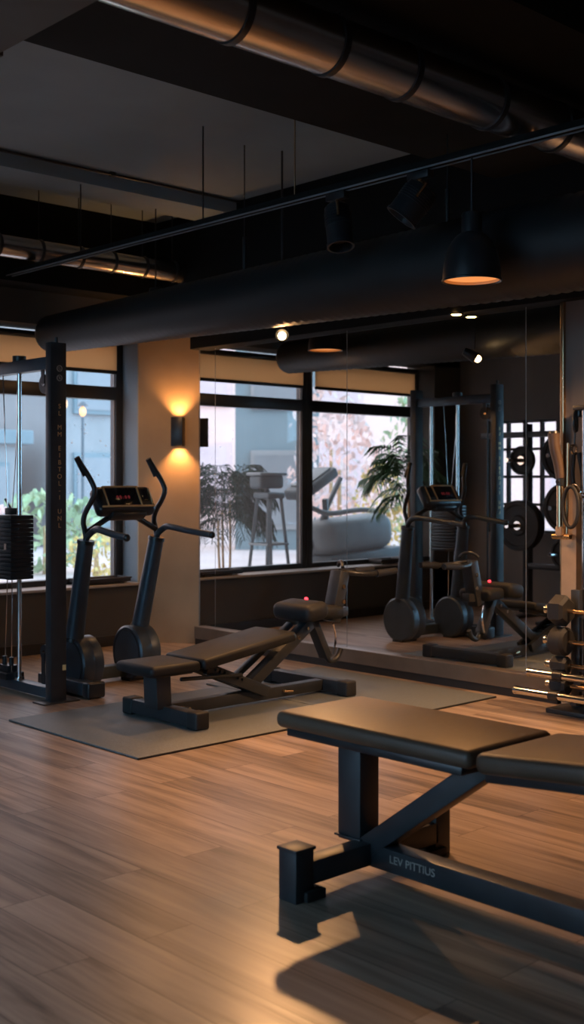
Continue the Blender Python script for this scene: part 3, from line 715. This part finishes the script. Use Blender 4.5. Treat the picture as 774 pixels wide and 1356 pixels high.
# ------------------------------------------------------------------ middle bench
BY = 5.47
t = thing('adjustable_bench', 'black adjustable bench with knee roller on the grey mat', 'bench', (4.7, BY, .012))
def cross(x, y0, y1, w_, z0, z1, m_):
    o = MB().span((x - w_ / 2, y0, z0), (x + w_ / 2, y1, z1), .006).build('foot_bar', m_, t)
    for a, b_ in ((y0 - .01, y0 + .085), (y1 - .085, y1 + .01)):
        MB().span((x - w_ / 2 - .006, a, .012), (x + w_ / 2 + .006, b_, z1 + .006), .012, 3).build('end_cap', M['rubber'], o)
cross(4.06, 5.08, 5.78, .085, .025, .105, M['black_metal'])
cross(5.40, 5.22, 6.02, .085, .025, .105, M['black_metal'])
rl = MB().span((4.08, BY - .035, .03), (5.38, BY + .035, .10), .005).build('base_rail', M['black_metal'], t)
MB().tube([(5.0, BY - .036, .07), (5.0, BY - .055, .07), (5.06, BY - .065, .065)], .007, 10).build('pin', M['brass'], rl)
MB().bar((4.03, BY - .02, .09), (4.02, BY - .02, .30), .105, .13, (0, 1, 0), .006).build('front_post', M['black_metal'], t)
MB().cyl((4.11, BY - .13, .085), (4.13, BY - .19, .085), .018, None, 12).build('bolt', M['brass'], t)
MB().box((4.05, BY + .005, .325), (.36, .37, .065), None, .028, 4).build('seat_pad', M['leather'], t)
MB().span((3.92, BY - .13, .282), (4.2, BY + .13, .297), .003).build('seat_plate', M['black_metal'], t)
# back pad from hinge to raised end
a0, a1 = V((4.235, BY, .33)), V((4.98, BY, .435))
ang = math.atan2(a1.z - a0.z, a1.x - a0.x)
L_ = (a1 - a0).length
MB().box((a0 + a1) / 2, (L_, .39, .065), Euler((0, -ang, 0)), .024, 4).build('back_pad', M['leather'], t)
MB().bar(a0 + V((.1, 0, -.045)), a1 + V((-.1, 0, -.045)), .07, .05).build('back_rail', M['black_metal'], t)
MB().bar((4.85, BY - .055, .085), (4.36, BY - .055, .285), .035, .07).bar((4.85, BY + .055, .085), (4.36, BY + .055, .285), .035, .07).build('adjust_strut', M['black_metal'], t)
b = MB()
for k in range(7): b.cyl((4.42 + k * .035, BY - .09, .272 - k * .0135), (4.42 + k * .035, BY + .09, .272 - k * .0135), .01, None, 10)
b.build('adjust_ladder', M['satin_black'], t)
MB().tube([(4.12, BY - .12, .255), (4.6, BY - .1, .225)], .012, 10).build('linkage_rod', M['satin_black'], t)
st = MB().bar((4.72, BY, .12), (5.30, BY, .50), .07, .075, (0, 1, 0)).build('incline_post', M['black_metal'], t)
MB().bar((4.66, BY + .09, .15), (5.18, BY + .09, .47), .03, .05, (0, 1, 0)).build('inner_strut', M['blue_black'], t)
for q in (.72, .86):
    p_ = V((4.72, BY, .12)).lerp(V((5.30, BY, .50)), q); MB().cyl(p_ + V((0, -.045, 0)), p_ + V((0, -.034, 0)), .012, None, 12).build('bolt', M['chrome'], st)
MB().box((5.19, BY + .0, .565), (.20, .36, .115), Euler((0, math.radians(-8), 0)), .045, 4).build('knee_pad', M['leather'], t)
MB().box((5.38, BY + .02, .545), (.20, .30, .085), Euler((0, math.radians(4), 0)), .03, 3).build('head_pad', M['leather'], t)
MB().bar((5.28, BY - .0, .505), (5.42, BY, .24), .05, .08, (0, 1, 0)).tube([(5.42, BY, .25), (5.46, BY, .20), (5.53, BY, .22), (5.56, BY, .28)], .02, 10, 2).build('hook_leg', M['black_metal'], t)
MB().tube([(5.44, BY - .05, .26), (5.47, BY - .05, .36), (5.44, BY - .05, .46)], .007, 8, 1).build('release_lever', M['chrome'], t)
hp = MB().bar((5.47, BY, .47), (5.56, BY, .80), .09, .10, (0, 1, 0), .008).build('handle_post', M['black_metal'], t)
for z_, y_ in ((.60, -.052), (.70, -.052)): MB().cyl((5.535, BY + y_ - .008, z_), (5.535, BY + y_, z_), .014, None, 12).build('bolt', M['brass'], hp)
b = MB().bar((5.3, BY, .52), (5.6, BY, .53), .07, .06); b.build('top_arm', M['black_metal'], t)
for s_ in (-1, 1):
    h_ = MB().tube([(5.56, BY, .80), (5.62, BY + s_ * .06, .785), (5.74, BY + s_ * .10, .775), (5.95, BY + s_ * .11, .785)], .017, 12, 2).build('handle', M['satin_black'], t)
    MB().cyl((5.80, BY + s_ * .105, .777), (5.99, BY + s_ * .112, .787), .025, .022, 16).build('grip', M['rubber'], h_)
MB().tube([(5.52, BY - .06, .83), (5.545, BY - .03, .865), (5.58, BY + .03, .865), (5.60, BY + .06, .83)], .012, 10, 2).build('carry_loop', M['satin_black'], t)
MB().sph((5.27, BY + .03, .632), .013, (1, 1, .8), 12).build('indicator_light', M['red'], t)['label'] = 'small red indicator light'

# ------------------------------------------------------------------ near bench
t = thing('flat_bench', 'large black weight bench with brown lit pads in the foreground', 'bench', (3.0, 2.5, 0))
NX = 3.03
fb = MB().span((2.70, 2.79, .05), (3.36, 2.865, .128), .004).build('cross_bar', M['black_metal'], t)
def block(x, sgn):
    o = MB().span((x - .042, 2.79, .0), (x + .042, 2.875, .172), .004).build('end_block', M['black_metal'], t)
    MB().span((x - .047, 2.785, .168), (x + .047, 2.88, .18), .003).build('cap', M['black_metal'], o)
    MB().span((x - .005 if sgn > 0 else x - .085, 2.775, 0), (x + .085 if sgn > 0 else x + .005, 2.86, .034), .004).build('rubber_foot', M['rubber'], o)
block(2.668, 1); block(3.385, -1)
rl = MB().span((NX - .04, .75, .045), (NX + .04, 2.80, .125), .004).build('base_rail', M['black_metal'], t)
text('lettering', 'LEV PITTIUS', .039, Matrix.Translation((NX - .0405, 2.602, .092)) @ Euler((PI / 2, 0, -PI / 2)).to_matrix().to_4x4(), M['letter'], rl, 'pale lettering on the rail', space=1.0)
pst = MB().span((NX - .045, 2.84, .115), (NX + .055, 2.95, .49), .004).build('front_post', M['black_metal'], t)
MB().span((NX - .055, 2.83, .125), (NX + .065, 2.96, .133), .002).build('weld_plate', M['black_metal'], pst)
MB().bar((NX + .0, 2.83, .10), (NX + .0, 2.28, .50), .075, .085, (1, 0, 0), .005).build('diagonal_strut', M['black_metal'], t)
MB().box((NX + .055, 2.70, .532), (.46, .90, .062), None, .026, 4).build('seat_pad', M['leather_lit'], t)
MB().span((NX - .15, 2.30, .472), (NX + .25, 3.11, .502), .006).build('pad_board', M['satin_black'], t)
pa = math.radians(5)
MB().box((NX + .055, 2.235 - .55 * math.cos(pa), .528 + .55 * math.sin(pa)), (.46, 1.1, .066), Euler((-pa, 0, 0)), .026, 4).build('back_pad', M['leather_lit'], t)
MB().bar((NX + .04, 2.24, .475), (NX + .04, 1.3, .555), .035, .30, (1, 0, 0), .005).build('back_board', M['satin_black'], t)
MB().span((2.70, .72, .05), (3.36, .80, .128), .004).build('cross_bar', M['black_metal'], t)
for x in (2.70, 3.36): MB().span((x - .045, .71, 0), (x + .045, .81, .14), .004).build('end_block', M['black_metal'], t)
MB().span((NX - .04, 1.25, .12), (NX + .04, 1.35, .545), .004).build('rear_post', M['black_metal'], t)

# ------------------------------------------------------------------ dumbbell rack on the right
RX, RY = 6.0, 3.99
t = thing('dumbbell_rack', 'black upright dumbbell rack by the mirror end', 'rack', (RX + .05, RY, 0))
MB().span((RX - .07, RY - .22, 0), (RX + .2, RY + .10, .03), .006).build('base_plate', M['black_metal'], t)
MB().span((RX + .095, RY - .03, .03), (RX + .135, RY + .03, .74), .004).build('post', M['black_metal'], t)
MB().span((RX + .095, RY - .50, .03), (RX + .135, RY - .44, .74), .004).build('post', M['black_metal'], t)
MB().span((RX - .07, RY - .60, 0), (RX + .2, RY - .38, .03), .006).build('base_plate', M['black_metal'], t)
DB = [(.62, .095, 6, .055), (.435, .087, 32, .06), (.291, .056, 8, .05), (.170, .064, 8, .05)]
HANDY = .13
for k, (z, r_, sg, stub) in enumerate(DB):
    for yy in (RY - .15,):
        MB().span((RX - .03, yy - .02, z - .035), (RX + .1, yy + .02, z - .017), .003).span((RX + .09, RY - .47, z - .045), (RX + .12, RY, z - .02)).build('cradle', M['black_metal'], t)
MB().span((RX + .0, RY - .03, .075), (RX + .1, RY + .03, .088)).span((RX + .0, RY - .47, .075), (RX + .1, RY - .41, .088)).build('cradle', M['black_metal'], t)
names = ['largest hexagonal black dumbbell at the top of the rack', 'round black dumbbell second from the top of the rack',
         'small black dumbbell third down on the rack', 'lowest black dumbbell on the rack above the floor']
for k, (z, r_, sg, stub) in enumerate(DB):
    d_ = thing('dumbbell', names[k], 'dumbbell', (RX - .01, RY, z - r_), group='dumbbells on the rack')
    x = RX - .01
    rot = Matrix.Rotation(PI / 2, 4, 'X')
    for yc in (RY + .03, RY - .33):
        hw = .055
        MB().lathe([(0, -hw), (r_ * .78, -hw), (r_, -hw + .018), (r_, hw - .018), (r_ * .78, hw), (0, hw)], Matrix.Translation((x, yc, z)) @ rot @ Matrix.Rotation(PI / sg, 4, 'Z'), sg).build('head', M['rubber'], d_, angle=30)
    MB().cyl((x, RY + .08, z), (x, RY + .08 + stub, z), .022 if k < 3 else .018, None, 20).cyl((x, RY + .08 + stub - .012, z), (x, RY + .08 + stub + .004, z), .025 if k < 3 else .02, None, 20).build('end_sleeve', M['chrome'], d_)
    MB().tube([(x, RY - .02, z), (x, RY - .10, z), (x, RY - .15, z), (x, RY - .28, z)], .013, 16).build('handle', M['brass'], d_)
for k, (z, y1, dx, lb_) in enumerate(((.238, 4.19, -.075, 'upper thick chrome bar low on the rack'), (.125, 4.26, -.12, 'lowest thick chrome bar near the floor on the rack'))):
    d_ = thing('chrome_bar', lb_, 'bar', (RX + dx, RY, z - .024), group='chrome bars on the rack')
    MB().cyl((RX + dx - .02, 3.45, z), (RX + dx - .02, y1, z), .024, None, 24).build('bar_shaft', M['chrome'], d_)
    MB().cyl((RX + dx - .02, y1 - .012, z), (RX + dx - .02, y1 + .004, z), .0265, None, 24).build('end_cap', M['chrome'], d_)
    MB().cyl((RX + dx - .02, 3.98 - .03, z), (RX + dx - .02, 4.01, z), .03, None, 24).build('collar', M['satin_black'], d_)
    MB().span((RX + dx - .02, RY - .16, z - .04), (RX + .1, RY - .12, z - .026)).build('support_arm', M['black_metal'], t)

# chrome cable column on the right wall
t = thing('cable_tower', 'pair of chrome guide rods standing against the taupe wall', 'cable column', (6.16, 3.9, 0))
for y, r_ in ((3.965, .021), (3.90, .019)): MB().cyl((6.172, y, .02), (6.172, y, 1.86), r_, None, 24).build('guide_rod', M['chrome'], t)
MB().span((6.10, 3.82, 0), (6.22, 4.03, .03), .004).build('base_plate', M['black_metal'], t)
MB().span((6.13, 3.8, 1.84), (6.25, 4.03, 1.87), .004).build('top_bracket', M['black_metal'], t)
MB().span((6.12, 3.85, 1.30), (6.25, 4.0, 1.335), .004).build('carriage', M['chrome'], t)
b = MB()
for k in range(26): b.cyl((6.19, 3.99, .5 + k * .04), (6.19, 3.999, .5 + k * .04), .009, None, 10)
b.span((6.175, 3.985, .03), (6.245, 3.995, 1.84)).build('hole_rail', M['black_metal'], t)
MB().span((6.20, 3.78, .03), (6.25, 3.87, 1.84), .004).build('rear_column', M['brass'], t)
t = thing('hanging_strap', 'black oval strap handle hanging beside the chrome rods', 'handle', (6.12, 4.02, 1.1))
pts = [(6.11 , 4.03 + .055 * math.cos(a), 1.245 + .125 * math.sin(a)) for a in [2 * PI * k / 28 for k in range(29)]]
MB().tube(pts, .012, 10).build('strap', M['rubber'], t)
MB().tube([(6.12, 4.045, 1.37), (6.15, 4.02, 1.39), (6.17, 3.99, 1.33)], .006, 8, 1).build('hook', M['chrome'], t)

t = thing('hanging_cable_grip', 'long padded cable handle with tan tube hanging by the mirror end', 'handle', (6.12, 4.12, 1.06))
hx, hy = 6.14, 4.125
MB().tube([(hx - .02, hy + .035, 1.70), (hx - .02, hy + .03, 1.62), (hx, hy + .01, 1.50), (hx, hy, 1.42)], (.038, .027), 18, 2).build('grip', M['leather_lit'], t)
MB().cyl((hx - .02, hy + .035, 1.695), (hx - .02, hy + .036, 1.715), .036, .03, 18).build('grip_cap', M['satin_black'], t)
MB().cyl((hx, hy, 1.42), (hx, hy, 1.375), .026, None, 16).cyl((hx - .035, hy, 1.40), (hx + .02, hy, 1.40), .012, None, 10).build('clamp', M['satin_black'], t)
MB().cyl((hx, hy, 1.375), (hx, hy, 1.11), .023, None, 18).build('tube', M['brass'], t)
MB().box((hx, hy, 1.095), (.045, .045, .055), None, .004).build('block', mat('tan_block', (.45, .32, .2), .5), t)
MB().cyl((hx, hy + .055, 1.06), (hx, hy - .075, 1.06), .016, None, 16).build('cross_grip', M['brass'], t)
MB().cyl((hx + .01, hy - .04, 1.07), (hx + .01, hy - .05, 1.64), .009, None, 10).build('side_rod', M['brass'], t)
t = thing('strap_hook', 'black carabiner and strap on the taupe wall above the handle', 'hook', (6.2, 4.04, 1.6))
MB().span((6.19, 4.02, 1.80), (6.26, 4.07, 1.86), .008).build('wall_bracket', M['satin_black'], t)
MB().tube([(6.19, 4.045, 1.84), (6.17, 4.045, 1.80), (6.17, 4.045, 1.74), (6.19, 4.045, 1.70), (6.2, 4.045, 1.76), (6.19, 4.045, 1.84)], .013, 10, 1).build('carabiner', M['satin_black'], t)
MB().tube([(6.18, 4.045, 1.70), (6.18, 4.05, 1.62)], .006, 8).build('cable', M['satin_black'], t)
MB().lathe([(.024, -.006), (.036, -.006), (.036, .006), (.024, .006)], Matrix.Translation((6.18, 4.05, 1.60)) @ Matrix.Rotation(PI / 2, 4, 'X'), 24, close=True).build('ring', M['chrome'], t)
MB().tube([(6.19, 4.06, 1.58), (6.18, 4.07, 1.4), (6.2, 4.02, 1.28), (6.21, 4.0, 1.40), (6.2, 4.03, 1.58)], .014, 10, 2).build('strap', M['rubber'], t)

# ------------------------------------------------------------------ plate rack on the left wall (seen in the mirror)
t = thing('plate_rack', 'black plate storage rack at the gridded window', 'rack', (2.6, 7.0, 0))
for y in (6.62, 7.12):
    MB().span((2.45, y - .035, .03), (2.53, y + .035, 2.0), .004).build('post', M['black_metal'], t)
    MB().span((2.3, y - .05, 0), (3.0, y + .05, .03), .006).build('foot', M['black_metal'], t)
MB().span((2.45, 6.5, 1.86), (2.53, 7.7, 1.92), .004).build('top_bar', M['black_metal'], t)
MB().span((2.45, 6.6, .5), (2.53, 7.14, .56), .004).build('lower_bar', M['black_metal'], t)
pl = [(6.62, 1.66, .25, 'black plate high on the rack near the mirror end'), (6.6, 1.14, .25, 'black plate in the middle of the rack'),
      (7.12, .95, .26, 'large black plate lower on the rack'), (6.6, .68, .16, 'small black plate lowest on the rack'), (7.12, 1.62, .15, 'small thick plate upper on the rack')]
for k, (y, z, r_, lb_) in enumerate(pl):
    MB().cyl((2.53, y, z), (2.86, y, z), .022, None, 16).cyl((2.53, y, z), (2.545, y, z), .045, None, 16).build('peg', M['chrome'], t)
    for j in range(2 if k in (2,) else 1):
        x0 = 2.56 + j * .065
        d_ = thing('weight_plate', lb_ + (', front one' if k == 2 and j else ''), 'weight plate', (x0, y, z - r_), group='weight plates on the rack')
        mt = Matrix.Translation((x0, y, z)) @ Matrix.Rotation(PI / 2, 4, 'Y')
        MB().lathe([(.026, 0), (r_ * .97, 0), (r_, .008), (r_, .045), (r_ * .97, .052), (r_ * .84, .052), (r_ * .80, .036), (r_ * .42, .036), (r_ * .36, .054), (.026, .054)], mt, 48, close=True).build('plate_body', M['rubber'], d_)
        MB().lathe([(.0235, -.002), (.045, -.002), (.045, .058), (.0235, .058)], mt, 24, close=True).build('hub', M['chrome'], d_)

# ------------------------------------------------------------------ lamps
add_light('SPOT', V((5.22, 5.68, 2.38)) + dq * .07, 85, WARM, .035, (-.25, -.85, -.75), 122, .8, 'star_lamp_light')
add_light('SPOT', (4.5, 3.53, 2.385), 42, (1, .46, .16), .01, (0, 0, -1), 125, .4, name='pendant_light')
add_light('SPOT', (5.33, 7.24, 2.56), 16, WARM, .01, (0, 0, -1), 165, .4, name='pendant_light')
add_light('SPOT', c + V((0, 0, .09)), 15, (1, .44, .14), .02, (n.x * .12, n.y * .12, 1), 110, .8, 'sconce_up_light')
add_light('SPOT', c + V((0, 0, -.09)), 15, (1, .44, .14), .02, (n.x * .12, n.y * .12, -1), 110, .8, 'sconce_down_light')
add_light('SPOT', (6.17, 4.97, 2.52), 12, WARM, .03, (-.2, 0, -1), 120, .6, 'downlight_light')
add_light('SPOT', s1[0] + s1[1] * .13, 110, (1, .50, .22), .05, s1[1], 62, .5, 'track_spot_light')
add_light('SPOT', s2[0] + s2[1] * .1, 30, (1, .6, .4), .05, s2[1], 40, .5, 'track_spot_light')

add_light('SPOT', s3[0] + s3[1] * .13, 190, (1, .55, .27), .05, s3[1], 62, .6, 'track_spot_light')

# ------------------------------------------------------------------ world
wd = bpy.data.worlds.new('dusk_sky'); bpy.context.scene.world = wd; wd.use_nodes = True
nt = wd.node_tree; N, L = nt.nodes, nt.links; bg = N['Background']
tc = N.new('ShaderNodeTexCoord'); sx = N.new('ShaderNodeSeparateXYZ'); L.new(tc.outputs['Generated'], sx.inputs[0])
cr = N.new('ShaderNodeValToRGB'); L.new(sx.outputs['Z'], cr.inputs['Fac'])
e = cr.color_ramp.elements
e[0].position = 0; e[0].color = (.95, .60, .46, 1); e[1].position = 1; e[1].color = (.62, .56, .56, 1)
k = e.new(.10); k.color = (.82, .58, .56, 1); k = e.new(.35); k.color = (.70, .58, .60, 1)
mr = N.new('ShaderNodeMapRange'); mr.inputs['From Min'].default_value = -.15; mr.inputs['From Max'].default_value = -.9; L.new(sx.outputs['X'], mr.inputs['Value'])
sb = N.new('ShaderNodeMath'); sb.operation = 'SUBTRACT'; sb.use_clamp = True; L.new(mr.outputs['Result'], sb.inputs[0]); ab = N.new('ShaderNodeMath'); ab.operation = 'MULTIPLY'; ab.inputs[1].default_value = .9; L.new(sx.outputs['Y'], ab.inputs[0]); L.new(ab.outputs[0], sb.inputs[1])
mw = N.new('ShaderNodeMix'); mw.data_type = 'RGBA'; mw.inputs['B'].default_value = (.52, 1.0, 1.42, 1)
L.new(sb.outputs[0], mw.inputs['Factor']); L.new(cr.outputs['Color'], mw.inputs['A'])
L.new(mw.outputs['Result'], bg.inputs['Color']); bg.inputs['Strength'].default_value = 2.25

# ------------------------------------------------------------------ camera
cd = bpy.data.cameras.new('camera'); cam = bpy.data.objects.new('camera', cd); C.objects.link(cam)
cam.location = (0, 0, 1.4); yaw = math.atan2(1643, 1536)
cam.rotation_euler = (PI / 2, 0, yaw - PI / 2)
cd.sensor_fit = 'HORIZONTAL'; cd.sensor_width = 36; cd.lens = 36 * 1536 / 774
cd.shift_y = -40 / 774
cd.clip_start = .05; cd.clip_end = 200
cd.dof.use_dof = True; cd.dof.focus_distance = 5.8; cd.dof.aperture_fstop = 4.5
sc = bpy.context.scene; sc.camera = cam
vs = sc.view_settings
sc.display_settings.display_device = 'sRGB'
vs.view_transform = 'Standard'; vs.look = 'None'; vs.exposure = .87; vs.gamma = 1; vs.use_curve_mapping = False
